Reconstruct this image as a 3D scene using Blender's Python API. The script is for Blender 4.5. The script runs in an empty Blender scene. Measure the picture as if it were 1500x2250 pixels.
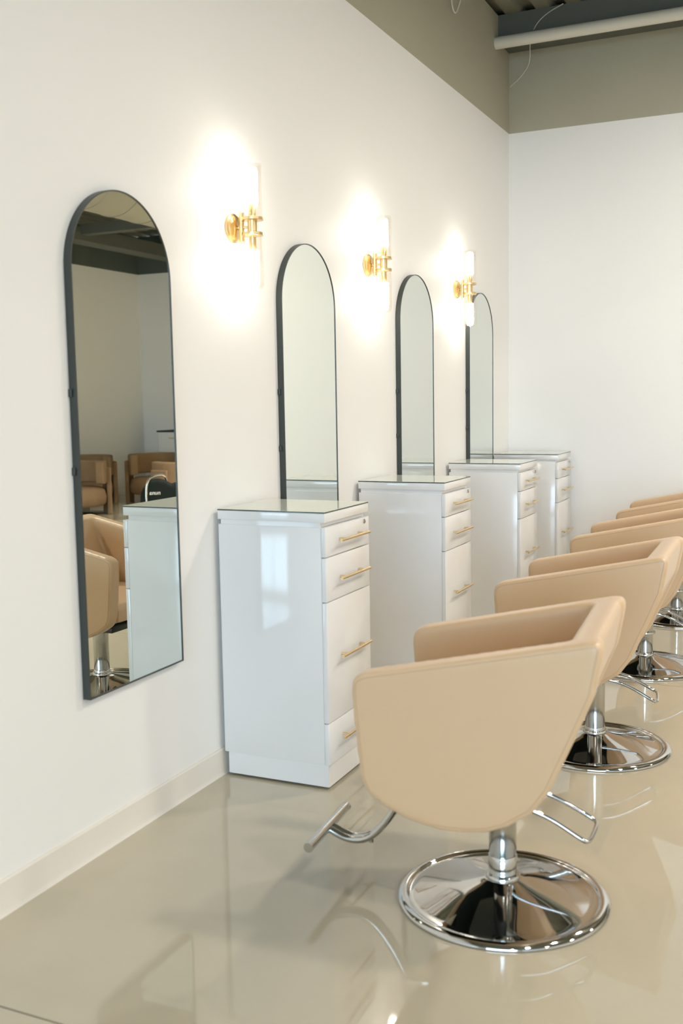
import bpy, bmesh, math, random
from mathutils import Vector, Matrix
random.seed(4)
PI = math.pi
SC = bpy.context.scene
C = SC.collection

# ------------------------------------------------------------------ camera
YAW, PITCH, ROLL = 0.4317, -0.1102, -0.0173
CAM = Vector((1.9951, 0.0, 1.3942))
F_PX = 2278.97
cy, sy, cp, sp = math.cos(YAW), math.sin(YAW), math.cos(PITCH), math.sin(PITCH)
fwd = Vector((-sy * cp, cy * cp, sp))
rgt = Vector((cy, sy, 0))
upv = rgt.cross(fwd)
r2 = math.cos(ROLL) * rgt + math.sin(ROLL) * upv
u2 = -math.sin(ROLL) * rgt + math.cos(ROLL) * upv
cd = bpy.data.cameras.new('camera')
cam = bpy.data.objects.new('camera', cd)
C.objects.link(cam)
M = Matrix((r2, u2, -fwd)).transposed().to_4x4()
M.translation = CAM
cam.matrix_world = M
cd.sensor_fit = 'VERTICAL'
cd.sensor_height = 36.0
cd.lens = F_PX / 2250 * 36.0
cd.clip_start = 0.05
cd.dof.use_dof = True
cd.dof.focus_distance = 5.2
cd.dof.aperture_fstop = 3.2
SC.camera = cam

# ------------------------------------------------------------------ world, exposure
SC.view_settings.view_transform = 'Standard'
SC.view_settings.look = 'None'
SC.view_settings.gamma = 1.0
SC.view_settings.use_curve_mapping = False
SC.view_settings.exposure = 0.15
SC.cycles.use_denoising = True
SC.cycles.max_bounces = 10
SC.cycles.diffuse_bounces = 6
SC.cycles.glossy_bounces = 6
SC.cycles.transparent_max_bounces = 12
SC.cycles.caustics_reflective = False
SC.cycles.caustics_refractive = False
SC.cycles.sample_clamp_indirect = 8.0
wd = bpy.data.worlds.new('sky')
SC.world = wd
wd.use_nodes = True
bg = wd.node_tree.nodes['Background']
bg.inputs['Color'].default_value = (0.55, 0.77, 1.0, 1)
bg.inputs['Strength'].default_value = 14.0


def area(name, loc, rot, sx, sy_, power, col, portal=False):
    l = bpy.data.lights.new(name, 'AREA')
    l.shape = 'RECTANGLE'
    l.size, l.size_y, l.energy, l.color = sx, sy_, power, col
    o = bpy.data.objects.new(name, l)
    o.location, o.rotation_euler = loc, rot
    C.objects.link(o)
    if portal:
        l.cycles.is_portal = True
    return o


RX, FY, NY, ZC = 7.58, 13.4, -7.0, 3.865      # right wall, far wall, near wall, ceiling
HP = 3.17                                     # white paint stops here
WARM = (1.0, 0.92, 0.82)
area('window_portal', (4.0, NY + 0.02, 1.6), (PI / 2, 0, 0), 5.6, 2.7, 1, (1, 1, 1), True)
for (lx, ly, pw_) in ((3.8, -2.6, 52), (3.3, .8, 38), (3.3, 3.1, 52), (2.7, 5.5, 66), (5.6, .6, 40), (5.6, 3.4, 42), (5.6, 6.2, 42), (2.9, 9.2, 95), (2.9, 11.6, 95), (1.2, 10.2, 95)):
    lo = area('ceiling_fill_light', (lx, ly, 3.62), (0, 0, 0), .26, .26, pw_, WARM)  # unseen overhead fill; far ones and the one behind the camera added to brighten
    lo.data.shape = 'DISK'
    lo.data.spread = math.radians(105 if ly > 8 else 180)

# ------------------------------------------------------------------ materials


def lin(r, g, b):
    f = lambda c: (c / 255 / 12.92) if c / 255 <= .04045 else ((c / 255 + .055) / 1.055) ** 2.4
    return (f(r), f(g), f(b), 1)


def pmat(name, col, rough=.5, metal=0., bump=0., bscale=40., mott=0., mscale=3., spec=.5, rvar=0., **kw):
    m = bpy.data.materials.new(name)
    m.use_nodes = True
    nt = m.node_tree
    b = nt.nodes['Principled BSDF']
    b.inputs['Base Color'].default_value = (*col[:3], 1)
    b.inputs['Roughness'].default_value = rough
    b.inputs['Metallic'].default_value = metal
    b.inputs['Specular IOR Level'].default_value = spec
    for k, v in kw.items():
        b.inputs[k].default_value = v
    tc = nt.nodes.new('ShaderNodeTexCoord')
    if mott or rvar:
        n = nt.nodes.new('ShaderNodeTexNoise')
        n.inputs['Scale'].default_value = mscale
        n.inputs['Detail'].default_value = 5
        nt.links.new(tc.outputs['Object'], n.inputs['Vector'])
        if mott:
            mx = nt.nodes.new('ShaderNodeMix')
            mx.data_type = 'RGBA'
            mx.inputs[6].default_value = (*[c * (1 - mott) for c in col[:3]], 1)
            mx.inputs[7].default_value = (*[min(1, c * (1 + mott)) for c in col[:3]], 1)
            nt.links.new(n.outputs['Fac'], mx.inputs[0])
            nt.links.new(mx.outputs[2], b.inputs['Base Color'])
        if rvar:
            mr = nt.nodes.new('ShaderNodeMapRange')
            mr.inputs[3].default_value = rough - rvar
            mr.inputs[4].default_value = rough + rvar
            nt.links.new(n.outputs['Fac'], mr.inputs[0])
            nt.links.new(mr.outputs[0], b.inputs['Roughness'])
    if bump:
        n2 = nt.nodes.new('ShaderNodeTexNoise')
        n2.inputs['Scale'].default_value = bscale
        n2.inputs['Detail'].default_value = 4
        bp = nt.nodes.new('ShaderNodeBump')
        bp.inputs['Strength'].default_value = bump
        bp.inputs['Distance'].default_value = .002
        nt.links.new(tc.outputs['Object'], n2.inputs['Vector'])
        nt.links.new(n2.outputs['Fac'], bp.inputs['Height'])
        nt.links.new(bp.outputs['Normal'], b.inputs['Normal'])
    return m


def clear_mat(name, tint=(1, 1, 1), edge=.14):
    m = bpy.data.materials.new(name)
    m.use_nodes = True
    nt = m.node_tree
    nt.nodes.remove(nt.nodes['Principled BSDF'])
    out = nt.nodes['Material Output']
    t = nt.nodes.new('ShaderNodeBsdfTransparent')
    t.inputs['Color'].default_value = (*tint, 1)
    g = nt.nodes.new('ShaderNodeBsdfGlossy')
    g.inputs['Roughness'].default_value = .02
    lw = nt.nodes.new('ShaderNodeLayerWeight')
    lw.inputs['Blend'].default_value = .25
    pw = nt.nodes.new('ShaderNodeMapRange')          # thin pane: weak straight on, stronger at the rim
    pw.inputs[3].default_value = .04
    pw.inputs[4].default_value = edge
    mx = nt.nodes.new('ShaderNodeMixShader')
    nt.links.new(lw.outputs['Facing'], pw.inputs[0])
    nt.links.new(pw.outputs[0], mx.inputs[0])
    nt.links.new(t.outputs[0], mx.inputs[1])
    nt.links.new(g.outputs[0], mx.inputs[2])
    nt.links.new(mx.outputs[0], out.inputs['Surface'])
    return m


def emis(name, col, s):
    m = bpy.data.materials.new(name)
    m.use_nodes = True
    nt = m.node_tree
    nt.nodes.remove(nt.nodes['Principled BSDF'])
    e = nt.nodes.new('ShaderNodeEmission')
    e.inputs['Color'].default_value = (*col, 1)
    e.inputs['Strength'].default_value = s
    nt.links.new(e.outputs[0], nt.nodes['Material Output'].inputs['Surface'])
    return m


WALL = pmat('white_wall_paint', (.815, .81, .79), .55, bump=.05, bscale=160, spec=.3)
DARK = pmat('olive_grey_paint', (.40, .375, .285), .7, bump=.1, bscale=60, mott=.05, mscale=2)
DUSK = pmat('dark_green_grey_paint', (.085, .10, .085), .7, bump=.1, bscale=60, mott=.05, mscale=2)
DECK = pmat('dark_deck_paint', (.20, .195, .145), .7, bump=.1, bscale=60, mott=.05, mscale=2)
BASEB = pmat('cream_vinyl', (.75, .71, .64), .45)
FLOOR = pmat('polished_concrete', (.39, .36, .28), .035, mott=.22, mscale=1.3, rvar=.018, spec=.8)
for n_ in FLOOR.node_tree.nodes:                     # warm brown and grey-green clouds in the concrete
    if n_.type == 'MIX':
        n_.inputs[6].default_value = (.39, .375, .295, 1)
        n_.inputs[7].default_value = (.58, .51, .385, 1)
JOINT = pmat('joint_filler', (.16, .12, .08), .8)
GLOSSW = pmat('white_lacquer', (.79, .785, .77), .11, spec=.5)
TOPG = pmat('glass_top', (.66, .70, .62), .02, spec=.7)
TOPE = pmat('glass_edge', (.06, .08, .07), .15)
GOLD = pmat('brushed_gold', (.83, .62, .33), .24, 1.0)
BRASS = pmat('polished_brass', (.87, .66, .35), .28, 1.0)
CHROME = pmat('chrome', (.60, .605, .60), .05, 1.0)
STEEL = pmat('satin_steel', (.55, .545, .52), .13, 1.0)
BLACKM = pmat('black_metal', (.022, .03, .027), .38, 0., spec=.7)
BLACKP = pmat('black_plastic', (.02, .022, .02), .5)
MIRROR = pmat('silvered_mirror', (.81, .84, .785), .0, 1.0)
LEATH = pmat('beige_vinyl_leather', (.60, .415, .245), .36, bump=.06, bscale=260, spec=.75)
LEATH.node_tree.nodes['Principled BSDF'].inputs['Sheen Weight'].default_value = .12
SEAM = pmat('beige_seam', (.54, .375, .23), .6)
VELV = pmat('tan_velvet', (.27, .17, .09), .85, mott=.12, mscale=9)
GREYP = pmat('grey_duct_paint', (.32, .31, .26), .6, mott=.08, mscale=2)
BEAMP = pmat('grey_beam_paint', (.10, .105, .088), .6, mott=.08, mscale=2)
PIPEP = pmat('painted_pipe', (.62, .59, .50), .45)
NAVY = pmat('dark_fabric', (.008, .013, .012), .9, bump=.2, bscale=200, spec=.2)
WIREM = pmat('pale_cable', (.62, .62, .52), .5)
PAVE = pmat('pavement', (.42, .41, .39), .8, mott=.1, mscale=.8)
LETTER = pmat('white_lettering', (.8, .8, .78), .6)
PANE = clear_mat('window_glass')
TUBEG = clear_mat('clear_tube_glass', (.98, .97, .95))
BULB = emis('lit_bulb', (1.0, .945, .85), 42.0)

# ------------------------------------------------------------------ helpers


def link(name, me, mat, parent=None):
    o = bpy.data.objects.new(name, me)
    C.objects.link(o)
    if mat is not None:
        for m in (mat if isinstance(mat, (list, tuple)) else (mat,)):
            if m.name not in me.materials:
                me.materials.append(m)
    if parent is not None:
        o.parent = parent
    return o


def fin(bm, smooth=False, ang=40):
    bmesh.ops.recalc_face_normals(bm, faces=bm.faces)
    me = bpy.data.meshes.new('m')
    bm.to_mesh(me)
    bm.free()
    if smooth:
        me.polygons.foreach_set('use_smooth', [True] * len(me.polygons))
        me.set_sharp_from_angle(angle=math.radians(ang))
    return me


def box(bm, x0, y0, z0, x1, y1, z1, bev=0., seg=2, mi=0):
    vs = [bm.verts.new((x, y, z)) for x in (x0, x1) for y in (y0, y1) for z in (z0, z1)]
    fs = [(0, 1, 3, 2), (4, 6, 7, 5), (0, 4, 5, 1), (2, 3, 7, 6), (0, 2, 6, 4), (1, 5, 7, 3)]
    faces = [bm.faces.new([vs[i] for i in f]) for f in fs]
    for f in faces:
        f.material_index = mi
    if bev:
        es = list({e for f in faces for e in f.edges})
        bmesh.ops.bevel(bm, geom=es, offset=bev, segments=seg, affect='EDGES', profile=.5)


def boxo(name, b, mat, parent=None, bev=0., seg=2):
    bm = bmesh.new()
    box(bm, *b, bev, seg)
    return link(name, fin(bm, bool(bev)), mat, parent)


def tube(bm, pts, r, n=12, caps=True, closed=False):
    pts = [Vector(p) for p in pts]
    k = len(pts)
    rr = r if isinstance(r, (list, tuple)) else [r] * k
    rings = []
    prev = None
    for i, p in enumerate(pts):
        if closed:
            t = pts[(i + 1) % k] - pts[i - 1]
        else:
            t = pts[min(i + 1, k - 1)] - pts[max(i - 1, 0)]
        t.normalize()
        if prev is None:
            a = Vector((0, 0, 1)) if abs(t.z) < .9 else Vector((1, 0, 0))
            nrm = (a - t * a.dot(t)).normalized()
        else:
            nrm = (prev - t * prev.dot(t)).normalized()
        prev = nrm
        bi = t.cross(nrm)
        rings.append([bm.verts.new(p + rr[i] * (math.cos(2 * PI * j / n) * nrm + math.sin(2 * PI * j / n) * bi)) for j in range(n)])
    for i in range(k if closed else k - 1):
        A, B = rings[i], rings[(i + 1) % k]
        for j in range(n):
            bm.faces.new((A[j], A[(j + 1) % n], B[(j + 1) % n], B[j]))
    if caps and not closed:
        bm.faces.new(rings[0][::-1])
        bm.faces.new(rings[-1])


def tubeo(name, pts, r, mat, parent=None, n=12, closed=False):
    bm = bmesh.new()
    tube(bm, pts, r, n, True, closed)
    return link(name, fin(bm, True, 50), mat, parent)


def lathe(bm, prof, n=48, axis='z', org=(0, 0, 0), close=True):
    org = Vector(org)

    def pt(r, h, a):
        if axis == 'z':
            return org + Vector((r * math.cos(a), r * math.sin(a), h))
        return org + Vector((h, r * math.cos(a), r * math.sin(a)))
    rings = []
    for r, h in prof:
        if r < 1e-6:
            rings.append([bm.verts.new(pt(0, h, 0))])
        else:
            rings.append([bm.verts.new(pt(r, h, 2 * PI * j / n)) for j in range(n)])
    for A, B in zip(rings, rings[1:]):
        for j in range(n):
            k = (j + 1) % n
            if len(A) == 1 and len(B) == 1:
                continue
            if len(A) == 1:
                bm.faces.new((A[0], B[j], B[k]))
            elif len(B) == 1:
                bm.faces.new((A[j], A[k], B[0]))
            else:
                bm.faces.new((A[j], A[k], B[k], B[j]))


def latheo(name, prof, mat, parent=None, n=48, axis='z', org=(0, 0, 0), ang=35):
    bm = bmesh.new()
    lathe(bm, prof, n, axis, org)
    return link(name, fin(bm, True, ang), mat, parent)


def smooth_path(pts, it=2, closed=False):
    pts = [Vector(p) for p in pts]
    for _ in range(it):
        q = []
        k = len(pts)
        for i in range(k if closed else k - 1):
            a, b = pts[i], pts[(i + 1) % k]
            q += [a * .75 + b * .25, a * .25 + b * .75]
        pts = q if closed else [pts[0]] + q + [pts[-1]]
    return pts


def prism(bm, poly, axis, a, b):
    """poly of 2D points extruded along axis between a and b"""
    def P(p, t):
        return {'y': (p[0], t, p[1]), 'z': (p[0], p[1], t), 'x': (t, p[0], p[1])}[axis]
    A = [bm.verts.new(P(p, a)) for p in poly]
    B = [bm.verts.new(P(p, b)) for p in poly]
    k = len(poly)
    bm.faces.new(A[::-1])
    bm.faces.new(B)
    for i in range(k):
        bm.faces.new((A[i], A[(i + 1) % k], B[(i + 1) % k], B[i]))


def remeshed(bm, voxel, smooth, ratio=1.0):
    """union of overlapping solids as one soft-edged surface"""
    me0 = fin(bm)
    o = bpy.data.objects.new('tmp', me0)
    C.objects.link(o)
    md = o.modifiers.new('r', 'REMESH')
    md.mode = 'VOXEL'
    md.voxel_size = voxel
    ms = o.modifiers.new('s', 'SMOOTH')
    ms.factor = .5
    ms.iterations = smooth
    dg = bpy.context.evaluated_depsgraph_get()
    me = bpy.data.meshes.new_from_object(o.evaluated_get(dg))
    bpy.data.objects.remove(o)
    bpy.data.meshes.remove(me0)
    me.polygons.foreach_set('use_smooth', [True] * len(me.polygons))
    return me


def thing(name, label, cat, loc=(0, 0, 0), rz=0., group=None):
    o = bpy.data.objects.new(name, None)
    o.empty_display_size = .1
    C.objects.link(o)
    o.location, o.rotation_euler = loc, (0, 0, rz)
    o['label'], o['category'] = label, cat
    if group:
        o['group'] = group
    return o


def tag(o, label, cat, group=None):
    o['label'], o['category'] = label, cat
    if group:
        o['group'] = group
    return o


def struct(o):
    o['kind'] = 'structure'
    return o


def dup(root, loc, rz, label):
    r = root.copy()
    C.objects.link(r)
    r.location, r.rotation_euler = loc, (0, 0, rz)
    r['label'] = label
    for ch in list(root.children):
        c = ch.copy()
        C.objects.link(c)
        c.parent = r
        for g in list(ch.children):
            d = g.copy()
            C.objects.link(d)
            d.parent = c
    return r


# ------------------------------------------------------------------ the room
fb = struct(boxo('floor', (-.15, NY - .15, -.14, RX + .15, FY + .15, -.012), JOINT))
ys = [NY - .15, -4.885, -1.58, 1.7243, 5.0285, 8.333, 11.637, FY + .15]
xs = [-.15, 4.55, RX + .15]
g = .0028
for i in range(len(ys) - 1):
    for j in range(2):
        boxo('slab', (xs[j] + g * j, ys[i] + g, -.012, xs[j + 1] - g * (1 - j), ys[i + 1] - g, 0), FLOOR, fb)


def two_tone(name, b, hp, ceil=ZC, upper=None):
    bm = bmesh.new()
    x0, y0, x1, y1 = b
    box(bm, x0, y0, 0, x1, y1, hp, mi=0)
    box(bm, x0, y0, hp, x1, y1, ceil, mi=1)
    return struct(link(name, fin(bm), (WALL, upper or DARK)))


two_tone('wall_left', (-.15, NY - .15, 0, FY + .15), HP)
two_tone('wall_back', (0, 7.185, 2.62, 7.33), HP)
two_tone('wall_far', (0, FY, RX, FY + .15), 3.305, upper=DUSK)
two_tone('wall_right', (RX, NY - .15, RX + .15, FY + .15), 3.305, upper=DUSK)
bm = bmesh.new()
W0, W1, WZ0, WZ1 = 1.2, 6.8, .25, 2.95
box(bm, 0, NY - .15, 0, W0, NY, HP)
box(bm, W1, NY - .15, 0, RX, NY, HP)
box(bm, W0, NY - .15, 0, W1, NY, WZ0)
box(bm, W0, NY - .15, WZ1, W1, NY, HP)
box(bm, 0, NY - .15, HP, RX, NY, ZC, mi=1)
struct(link('wall_near', fin(bm), (WALL, DUSK)))
nw = 3
for k in range(nw):
    a = W0 + (W1 - W0) * k / nw
    b = W0 + (W1 - W0) * (k + 1) / nw
    bm = bmesh.new()
    t = .03
    box(bm, a, NY - .12, WZ0, a + t, NY - .04, WZ1)
    box(bm, b - t, NY - .12, WZ0, b, NY - .04, WZ1)
    box(bm, a + t, NY - .12, WZ0, b - t, NY - .04, WZ0 + t)
    box(bm, a + t, NY - .12, WZ1 - t, b - t, NY - .04, WZ1)
    w = struct(link('window_%d' % (k + 1), fin(bm), BLACKM))
    boxo('pane', (a + t, NY - .085, WZ0 + t, b - t, NY - .077, WZ1 - t), PANE, w)
struct(boxo('floor_outside', (-20, -30, -.3, 28, NY - .16, -.12), PAVE))

# ribbed metal deck ceiling
bm = bmesh.new()
pr = []
x = -.15
while x < RX + .1:
    pr += [(x, 0), (x + .09, 0), (x + .11, .04), (x + .18, .04), (x + .20, 0)]
    x += .2
top = [bm.verts.new((px, NY - .15, ZC + pz)) for px, pz in pr]
bot = [bm.verts.new((px, FY + .15, ZC + pz)) for px, pz in pr]
prev = None
for i in range(len(pr) - 1):
    if pr[i] != pr[i + 1]:
        bm.faces.new((top[i], top[i + 1], bot[i + 1], bot[i]))
box(bm, -.15, NY - .15, ZC + .05, RX + .15, FY + .15, ZC + .15)
bmesh.ops.remove_doubles(bm, verts=bm.verts, dist=1e-5)
struct(link('ceiling', fin(bm), DECK))
# steel beams under the deck
struct(boxo('trim_1', (.0, 6.92, 3.70, 2.62, 7.185, ZC), BEAMP))
bm = bmesh.new()
box(bm, 2.9, 10.86, 3.50, RX, 11.0, 3.63)
struct(link('trim_2', fin(bm), BEAMP))
bm = bmesh.new()
box(bm, 6.62, 7.5, 3.43, 6.9, FY, 3.60)
struct(link('trim_3', fin(bm), BEAMP))

# baseboards (cove base with a small toe)


def cove(name, length, loc, rz, mat=BASEB):
    poly = [(0, 0), (.016, 0), (.0125, .006), (.0095, .016), (.009, .094), (.006, .099), (0, .1)]
    bm = bmesh.new()
    prism(bm, poly, 'y', 0, length)
    o = struct(link(name, fin(bm, True, 30), mat))
    o.location, o.rotation_euler = loc, (0, 0, rz)
    return o


cove('baseboard_left', 7.185 - NY, (0, NY, 0), 0)
cove('baseboard_back', 2.6, (.016, 7.185, 0), -PI / 2)
cove('baseboard_far', RX - .02, (.0, FY, 0), -PI / 2)
cove('baseboard_right', FY - NY - .05, (RX, FY - .02, 0), PI)

# ------------------------------------------------------------------ styling chairs
PROF = [(-.318, .640), (-.317, .665), (-.306, .683), (-.280, .695), (-.054, .744), (.262, .811), (.283, .811), (.294, .797),
        (.292, .776), (.274, .679), (.225, .559), (.170, .441), (.130, .384), (.070, .340), (.022, .321), (-.022, .314),
        (-.070, .312), (-.118, .314), (-.180, .328), (-.240, .353), (-.278, .386), (-.296, .425), (-.308, .530)]
HW = .308
PROF = [(a + (.005 if a > .1 else -.012 if a < -.25 else 0), b + (-.006 if b < .46 else .003)) for a, b in PROF]


def inset(poly, d):
    out = []
    k = len(poly)
    for i in range(k):
        a, b, c = Vector(poly[i - 1]), Vector(poly[i]), Vector(poly[(i + 1) % k])
        t = (c - a).normalized()
        n = Vector((-t.y, t.x))
        out.append(b - n * d)
    return out


def area2(poly):
    return sum(poly[i - 1][0] * poly[i][1] - poly[i][0] * poly[i - 1][1] for i in range(len(poly)))


PIN = inset(PROF, .013 if area2(PROF) < 0 else -.013)
assert abs(area2(PIN)) < abs(area2(PROF)) + 1, 'inset direction'
if abs(area2(PIN)) > abs(area2(PROF)):
    PIN = inset(PROF, -.013 if area2(PROF) < 0 else .013)
bm = bmesh.new()
for s in (-1, 1):
    prism(bm, PROF, 'y', s * (HW - .066), s * HW)
# back and underside, a bent slab between the two sides
OUT = [(.262, .811), (.283, .811), (.294, .797), (.292, .776), (.274, .679), (.219, .562), (.160, .445), (.118, .390), (.062, .347),
       (.020, .326), (-.022, .316), (-.070, .312), (-.118, .314), (-.180, .328), (-.240, .353), (-.270, .380)]
OUT = [(a - (.0 if a < .1 else .003), b + (.008 if b < .36 else .002)) for a, b in OUT]
INN = [(-.255, .400), (-.10, .40), (.055, .42), (.10, .50), (.215, .800)]
bm2 = bm
prism(bm2, OUT + INN, 'y', -(HW - .06), HW - .06)
SHELL = remeshed(bm, .0075, 14)
bm = bmesh.new()
prism(bm, [(-.300, .385), (.07, .385), (.098, .472), (.05, .482), (-.24, .478), (-.285, .468), (-.303, .44)], 'y', -(HW - .072), HW - .072)
CUSH = remeshed(bm, .0075, 7)


def arc_cap(prof):
    return prof


BASE = [(.0, .002), (.284, .0), (.2915, .0012), (.2925, .004), (.2905, .0085), (.2860, .0130), (.2800, .0165), (.2730, .0185), (.2670, .0182), (.2635, .0155), (.2610, .0120), (.255, .0120),
        (.235, .0160), (.20, .0245), (.15, .0370), (.10, .0490), (.075, .0550), (.060, .0590), (.052, .0620), (.048, .063), (.0, .063)]
RING = [(.036, .060), (.045, .060), (.0472, .063), (.0472, .070), (.0445, .074), (.036, .074)]


def salon_chair(loc, rz, label, sleeve_z, lever_rot, flange, first=None):
    t = thing('salon_chair', label, 'chair', loc, rz, 'beige styling chairs in a row')
    if first is None:
        link('seat_shell', SHELL, LEATH, t)
        link('seat_cushion', CUSH, LEATH, t)
        for s in (-1, 1):
            tubeo('piping', [(p[0], s * (HW - .0002), p[1]) for p in PIN], .0012, SEAM, t, 6, True)
        cov = [(-.262, .366), (-.22, .345), (-.18, .3315), (-.118, .319), (-.070, .317), (-.022, .3205), (.020, .330), (.055, .346)]
        bm = bmesh.new()
        prism(bm, cov + [(a, b + .012) for a, b in cov[::-1]], 'y', -.232, .232)
        link('underside_cover', fin(bm), NAVY, t)
        latheo('base', BASE, CHROME, t, 96, ang=60)
        latheo('collar', RING, CHROME, t, 48)
        # T-shaped foot rest
        fr = tubeo('footrest_bar', [(-.518, -.155, .139), (-.518, .155, .139)], .0135, STEEL, t, 16)
        for s in (-1, 1):
            tubeo('end_cap', [(-.518, s * .153, .139), (-.518, s * .158, .139)], .0142, STEEL, fr, 16)
        for s in (-1, 1):
            pts = smooth_path([(-.508, s * .0125, .135), (-.455, s * .0125, .112), (-.395, s * .0125, .118), (-.345, s * .0125, .165),
                               (-.30, s * .0125, .235), (-.255, s * .0125, .335)], 3)
            tubeo('footrest_arm', pts, .0108, STEEL, t, 12)
        latheo('arm_bolt', [(0, 0), (.007, 0), (.007, .036), (0, .036)], STEEL, t, 12, 'z', (-.385, 0, .108))
    else:
        for ch in first.children:
            if ch.name.split('.')[0] in ('seat_shell', 'seat_cushion', 'piping', 'underside_cover', 'base', 'collar', 'footrest_bar', 'footrest_arm', 'arm_bolt'):
                c = ch.copy()
                C.objects.link(c)
                c.parent = t
                for gch in ch.children:
                    d = gch.copy()
                    C.objects.link(d)
                    d.parent = c
    latheo('pump_sleeve', [(.0, .055), (.0385, .055), (.0395, .058), (.0395, sleeve_z - .002), (.0385, sleeve_z), (0, sleeve_z)], CHROME, t, 40)
    latheo('piston', [(.0, sleeve_z), (.037, sleeve_z), (.037, sleeve_z + .003), (.0378, sleeve_z + .005), (.0378, .318), (.0, .318)], STEEL, t, 40)
    if flange:
        latheo('flange', [(.037, flange - .005), (.0495, flange - .005), (.051, flange), (.0495, flange + .005), (.037, flange + .005)], CHROME, t, 40)
    bm = bmesh.new()
    box(bm, -.13, -.075, .288, .05, .075, .330, .006)
    link('bracket', fin(bm, True), BLACKM, t)
    bm = bmesh.new()
    box(bm, -.285, -.03, .275, -.205, .03, .345, .004)
    link('footrest_bracket', fin(bm, True), STEEL, t)
    lv = []
    c, s = math.cos(lever_rot), math.sin(lever_rot)
    raw = [(-.01, -.025, .286), (.05, -.025, .282), (.10, -.018, .268), (.15, -.006, .243), (.222, .000, .199), (.232, .008, .195), (.236, .03, .194),
           (.236, .125, .196), (.230, .148, .197), (.216, .154, .203), (.15, .137, .243), (.10, .123, .268), (.05, .112, .281), (-.01, .10, .286)]
    pts = smooth_path([(c * x - s * y, s * x + c * y, z) for x, y, z in raw], 2)
    tubeo('pump_lever', pts, .0063, CHROME, t, 10)
    return t


ch1 = salon_chair((1.233, 2.684, 0), .075, 'nearest beige salon chair, fully in view, before the first arched mirror', .128, -.05, 0)
salon_chair((1.224, 4.035, 0), .02, 'second nearest beige salon chair, whole round chrome base beside the nearest chair', .086, .12, 0, ch1)
salon_chair((1.222, 5.355, 0), .015, 'third beige salon chair back, chrome ring halfway up its post', .075, .1, .178, ch1)
salon_chair((1.232, 6.575, 0), .015, 'farthest beige salon chair, last of the row near the back wall', .075, .1, .178, ch1)

# ------------------------------------------------------------------ white drawer cabinets
D, Wd = .437, .384


def cabinet(y, label, first=None):
    if first is not None:
        return dup(first, (.018, y, 0), 0, label)
    t = thing('drawer_cabinet', label, 'cabinet', (.018, y, 0), 0, 'white drawer cabinets along the wall')
    D_ = D - .006
    boxo('glass_top', (0, 0, .9945, D_, Wd, .9995), (TOPG,), t, .0008, 1)
    bm = bmesh.new()
    e = .0003
    for b in ((-e, -e, .9943, D_ + e, .0012, .9988), (D_ - .0012, .0012, .9943, D_ + e, Wd, .9988)):
        box(bm, *b)
    link('glass_edge', fin(bm), TOPE, t)
    boxo('top_slab', (0, 0, .962, D_, Wd, .9943), GLOSSW, t, .0015)
    boxo('neck', (.010, .006, .944, D_ - .02, Wd - .006, .962), GLOSSW, t)
    boxo('carcass', (.003, .0185, .091, D_ - .034, Wd - .0185, .944), GLOSSW, t, .001)
    for yy in (.001, Wd - .019):
        boxo('side_panel', (.002, yy, .091, D_ - .0172, yy + .018, .944), GLOSSW, t, .001)
    boxo('plinth', (.016, .004, .010, D_ - .003, Wd - .004, .091), GLOSSW, t)
    for px in (.10, .33):
        for py in (.05, Wd - .05):
            latheo('foot', [(0, 0), (.012, 0), (.012, .010), (0, .010)], GLOSSW, t, 12, 'z', (px, py, 0))
    zs = [(.840, .944), (.681, .8365), (.245, .6775), (.091, .2415)]
    hz = [.893, .757, .475, .176]
    for (a, b), h in zip(zs, hz):
        d = boxo('drawer_front', (D_ - .0165, .001, a, D_ + .002, Wd - .001, b), GLOSSW, t, .0012)
        X = D_ + .03
        y0, y1 = .072, .326
        tubeo('handle', [(X, y0, h), (X, y1, h)], .0052, GOLD, d, 12)
        for yy in (y0 + .045, y1 - .045):
            tubeo('handle_post', [(D_ + .002, yy, h), (X, yy, h)], .0042, GOLD, d, 10)
        if a == .840:
            latheo('drawer_lock', [(0, .0), (.0085, .0), (.0085, .003), (.006, .0045), (0, .0045)], STEEL, d, 20, 'x', (D_ + .002, .338, .930))
    return t


cb1 = cabinet(3.2144, 'nearest white glossy drawer cabinet, its full side and plinth in view')
cabinet(4.487, 'second white drawer cabinet from the front, below the middle wall sconce', cb1)
cabinet(5.812, 'third white drawer cabinet from the front, below the farthest sconce', cb1)
cabinet(6.752, 'farthest white drawer cabinet, standing in the corner by the back wall', cb1)

# ------------------------------------------------------------------ arched mirrors


def arch(w, z0, zt, n=40):
    r = w / 2
    zs = zt - r
    return [(-r, z0), (r, z0)] + [(r * math.cos(a), zs + r * math.sin(a)) for a in [PI * i / n for i in range(n + 1)]]


MW, MZ0, MZT, MD = .508, .5, 2.035, .026


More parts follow.
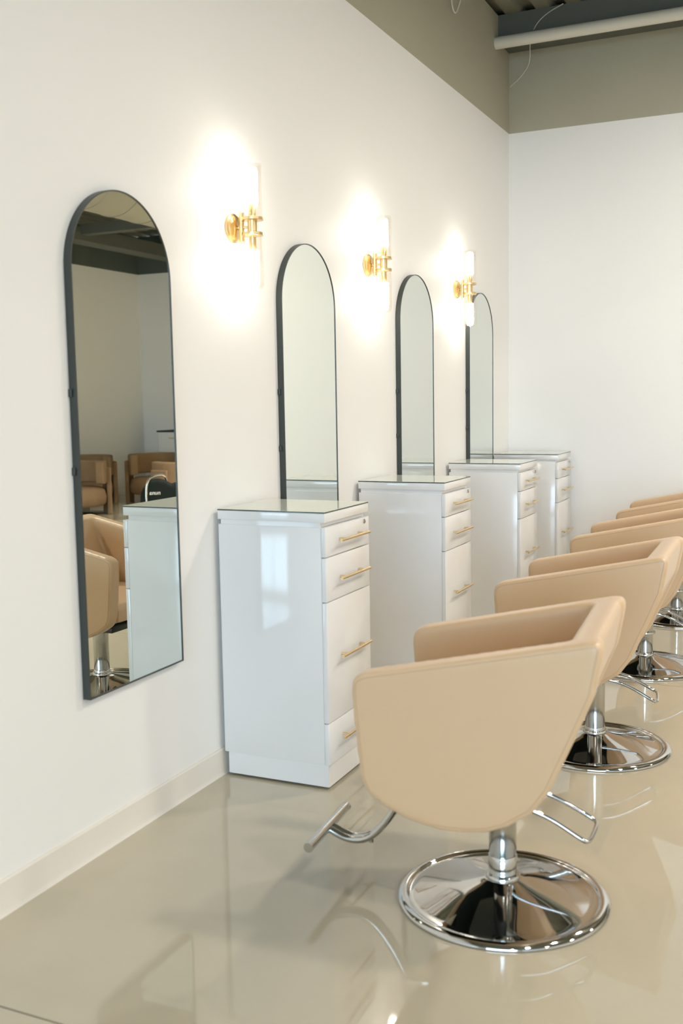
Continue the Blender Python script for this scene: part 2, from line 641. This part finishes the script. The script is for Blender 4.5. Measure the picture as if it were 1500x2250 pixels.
def mirror(yc, label, first=None):
    if first is not None:
        return dup(first, (.001, yc, 0), 0, label)
    t = thing('arched_mirror', label, 'mirror', (.001, yc, 0), 0, 'arched black framed mirrors on the white wall')
    o_, i_ = arch(MW, MZ0, MZT), arch(MW - .008, MZ0 + .004, MZT - .004)
    bm = bmesh.new()
    k = len(o_)
    loops = []
    for poly, x in ((o_, 0.), (o_, MD), (i_, MD), (i_, MD - .0025), (i_, 0.)):
        loops.append([bm.verts.new((x, p[0], p[1])) for p in poly])
    for A, B in zip(loops, loops[1:] + loops[:1]):
        for i in range(k):
            bm.faces.new((A[i], A[(i + 1) % k], B[(i + 1) % k], B[i]))
    link('frame', fin(bm, True, 40), BLACKM, t)
    bm = bmesh.new()
    prism(bm, [(p[0], p[1]) for p in i_], 'x', .004, MD - .0025)
    link('mirror_glass', fin(bm), MIRROR, t)
    for z in (1.42, 1.19):
        boxo('hanging_clip', (.0, -MW / 2 - .006, z - .012, .012, -MW / 2, z + .012), BLACKM, t, .002)
    return t


m1 = mirror(2.697, 'nearest arched mirror, reflecting a beige chair, brown armchairs and dark ceiling')
mirror(3.990, 'second arched mirror, rising behind the nearest white cabinet, pale reflection', m1)
mirror(5.285, 'third arched mirror, between the middle and the farthest sconce', m1)
mirror(6.452, 'farthest arched mirror, narrowest in view, half hidden by the last sconce', m1)

# ------------------------------------------------------------------ wall sconces


def sconce(y, label, first=None):
    Z = 2.021
    if first is not None:
        return dup(first, (0, y, Z), 0, label)
    t = thing('wall_sconce', label, 'lamp', (0, y, Z), 0, 'brass wall sconces with glass tubes')
    latheo('backplate', [(0, 0), (.0535, 0), (.0535, .009), (.046, .012), (.046, .017), (.036, .021), (.018, .024), (0, .025)], BRASS, t, 48, 'x')
    bm = bmesh.new()
    bmesh.ops.create_uvsphere(bm, u_segments=16, v_segments=10, radius=.009, matrix=Matrix.Translation((.029, 0, 0)))
    link('ball_joint', fin(bm, True), BRASS, t)
    tubeo('stem', [(.02, 0, 0), (.088, 0, 0)], .0045, BRASS, t)
    bm = bmesh.new()
    tube(bm, [(.040, 0, -.057), (.040, 0, -.053), (.040, 0, .053), (.040, 0, .057)], [.007, .0105, .0105, .007], 14)
    link('cross_bar', fin(bm, True), BRASS, t)
    X = .086
    for s in (-1, 1):
        tubeo('bracket_arm', [(.040, 0, s * .0275), (.062, 0, s * .0275)], .006, BRASS, t, 10)
        latheo('clamp_ring', [(.0125, s * .0275 - .006), (.038, s * .0275 - .006), (.0405, s * .0275 - .005), (.0405, s * .0275 + .005),
                              (.038, s * .0275 + .006), (.0125, s * .0275 + .006)], BRASS, t, 40, 'z', (X, 0, 0))
    bm = bmesh.new()
    lathe(bm, [(0, -.084), (.0120, -.084), (.0132, -.082), (.0132, -.036), (.0185, -.034), (.0185, .034), (.0132, .036), (.0132, .082), (.0120, .084), (0, .084)],
          28, 'z', (X, 0, 0))
    link('lamp_holder', fin(bm, True, 40), BRASS, t)
    for s in (-1, 1):
        bm = bmesh.new()
        lathe(bm, [(0, s * .085), (.018, s * .085), (.0225, s * .092), (.0225, s * .196), (.018, s * .210), (0, s * .216)], 20, 'z', (X, 0, 0))
        link('bulb', fin(bm, True), BULB, t)
        bm = bmesh.new()
        lathe(bm, [(.0372, s * .0315), (.0372, s * .222), (.0352, s * .222), (.0352, s * .0315)], 40, 'z', (X, 0, 0))
        link('glass_tube', fin(bm, True, 30), TUBEG, t)
    return t


s1 = sconce(3.408, 'nearest brass wall sconce with lit glass tubes, beside the nearest mirror')
sconce(4.675, 'middle brass wall sconce with lit glass tubes, above the second cabinet', s1)
sconce(6.018, 'farthest brass wall sconce with lit glass tubes, overlapping the last mirror', s1)

# ------------------------------------------------------------------ pipe and cables by the ceiling
tag(tubeo('ceiling_pipe', [(.0, 6.86, 3.672), (2.62, 6.86, 3.672)], .0375, PIPEP, None, 20),
    'pale grey round pipe running under the ceiling beam along the back wall', 'pipe')
tag(tubeo('hanging_cable', smooth_path([(.012, 7.17, 3.475), (.09, 7.165, 3.53), (.16, 7.14, 3.60), (.20, 6.96, 3.69), (.25, 6.905, 3.76), (.32, 6.905, 3.82), (.43, 6.91, ZC)], 3), .0026, WIREM, None, 6),
    'thin pale cable drooping behind the ceiling pipe in the corner', 'cable')
tag(tubeo('wire_loop', smooth_path([(.014, 5.905, 3.80), (.014, 5.91, 3.66), (.016, 5.935, 3.59), (.022, 5.965, 3.575), (.028, 5.985, 3.60), (.035, 6.02, 3.66), (.05, 6.07, 3.80), (.06, 6.08, ZC)], 3), .0042, WIREM, None, 6),
    'short wire hanging in a loop from the ceiling by the left wall', 'wire')

# ------------------------------------------------------------------ what the nearest mirror shows of the rest of the room
t = thing('air_duct', 'large round grey air duct hung under the ceiling, seen in the nearest mirror', 'duct', (3.805, 4.2, 3.377))
bm = bmesh.new()
lathe(bm, [(0, 0), (.35, 0), (.35, FY - 4.3), (0, FY - 4.3)], 64)
o = link('duct_body', fin(bm, True), GREYP, t)
o.rotation_euler = (-PI / 2, 0, 0)
for k in range(22):
    bm = bmesh.new()
    yk = .2 + k * .42
    lathe(bm, [(.349, 0), (.356, .002), (.356, .014), (.349, .016)], 64)
    o = link('seam_band', fin(bm, True), GREYP, t)
    o.rotation_euler = (-PI / 2, 0, 0)
    o.location = (0, yk, 0)


def lounge_chair(loc, rz, label, first=None):
    """low barrel armchair, front towards local -y"""
    if first is not None:
        return dup(first, (*loc, 0), rz, label)
    t = thing('lounge_chair', label, 'armchair', (*loc, 0), rz, 'brown lounge armchairs seen in the nearest mirror')

    def arcslab(a0, a1, r0, r1, z0, z1, n=18):
        bm = bmesh.new()
        pts = []
        for i in range(n + 1):
            a = math.radians(a0 + (a1 - a0) * i / n)
            pts.append((math.cos(a), math.sin(a)))
        poly = [(r1 * c, r1 * s) for c, s in pts] + [(r0 * c, r0 * s) for c, s in pts[::-1]]
        prism(bm, poly, 'z', z0, z1)
        return bm
    link('back_cushion', remeshed(arcslab(-18, 198, .275, .385, .385, .665), .012, 6), VELV, t)
    for a in (22, 158):
        link('side_panel', remeshed(arcslab(a - 19, a + 19, .375, .435, .0, .575, 10), .010, 5), VELV, t)
    bm = bmesh.new()
    lathe(bm, [(0, .12), (.33, .12), (.365, .15), (.372, .23), (.35, .31), (.30, .345), (0, .352)], 40)
    link('seat', fin(bm, True, 60), VELV, t)
    latheo('pedestal', [(0, 0), (.20, 0), (.20, .02), (.05, .03), (.05, .125), (0, .125)], BLACKP, t, 24)
    return t


vr = math.atan2(-10.5, -8.0)            # direction back to the mirrored viewpoint
face = vr + PI / 2
lc = lounge_chair((6.35, 10.20), face + .15, 'brown lounge armchair at the left in the nearest mirror, front one')
lounge_chair((7.12, 11.35), face + .15, 'brown lounge armchair at the left in the nearest mirror, rear one', lc)
lounge_chair((6.36, 11.95), face - .1, 'brown lounge armchair at the right in the nearest mirror, behind the black baby carrier', lc)
lounge_chair((5.04, 10.62), face + PI - .3, 'brown lounge armchair turned away at the right edge of the nearest mirror', lc)

# black infant carrier with an arched handle
n_ = Vector((-6.6, -9.5, 0)).normalized()
ur = Vector((n_.y, -n_.x, 0))            # image-right as the mirror shows it
if ur.x > 0:
    ur = -ur
t = thing('baby_carrier', 'black infant car seat with arched handle and small white lettering, seen in the nearest mirror', 'car seat', (4.66, 9.42, 0), math.atan2(ur.y, ur.x))
bodyp = [(-.10, .0), (.34, .0), (.46, .10), (.50, .28), (.46, .36), (.385, .41), (.36, .475), (.30, .498), (.25, .488), (.20, .472), (.14, .515), (.06, .535), (-.02, .53), (-.055, .50), (-.13, .40), (-.145, .25), (-.13, .08)]
bm = bmesh.new()
prism(bm, bodyp, 'y', -.19, .19)
link('carrier_shell', remeshed(bm, .014, 8), NAVY, t)
for sgn in (1,):
    pts = smooth_path([(-.07, -.20, .22), (-.075, -.20, .44), (-.05, -.205, .545), (-.01, -.15, .572), (.06, .0, .580), (.115, .15, .570), (.15, .205, .52), (.16, .20, .36)], 3)
    tubeo('handle', pts, .014, STEEL, t, 10)
cu = bpy.data.curves.new('lettering', 'FONT')
cu.body = 'nuna'
cu.size = .062
cu.extrude = .001
cu.align_x = 'CENTER'
to = bpy.data.objects.new('tmp', cu)
C.objects.link(to)
dg = bpy.context.evaluated_depsgraph_get()
me = bpy.data.meshes.new_from_object(to.evaluated_get(dg))
bpy.data.objects.remove(to)
lt = link('lettering', me, LETTER, t)
SIDE = 1
# the face turned to the mirror is local +y or -y, whichever points back to the viewer
ly = Matrix.Rotation(t.rotation_euler.z, 3, 'Z') @ Vector((0, 1, 0))
SIDE = 1 if ly.dot(n_) > 0 else -1
nn = Vector((0, SIDE, 0))
rr = (-nn).cross(Vector((0, 0, 1)))
lm = Matrix((rr, Vector((0, 0, 1)), nn)).transposed().to_4x4()
lm.translation = Vector((.02, SIDE * .1915, .385))
lt.matrix_local = lm
for ch in t.children:
    if ch.name.startswith('handle') and SIDE > 0:
        ch.scale = (1, -1, 1)

t = thing('sideboard', 'white cabinet with a black top, at the right edge inside the nearest mirror', 'cabinet', (6.72, 13.15, 0))
boxo('sideboard_top', (-.35, -.25, .925, .28, .22, .95), BLACKP, t, .002)
boxo('sideboard_body', (-.34, -.235, .0, .255, .22, .925), GLOSSW, t, .002)
for zz in ((.06, .32), (.33, .60), (.61, .90)):
    d = boxo('drawer_front', (-.33, -.25, zz[0], .245, -.235, zz[1]), GLOSSW, t, .002)
    tubeo('handle', [(-.12, -.27, zz[1] - .06), (.06, -.27, zz[1] - .06)], .006, GOLD, d, 8)
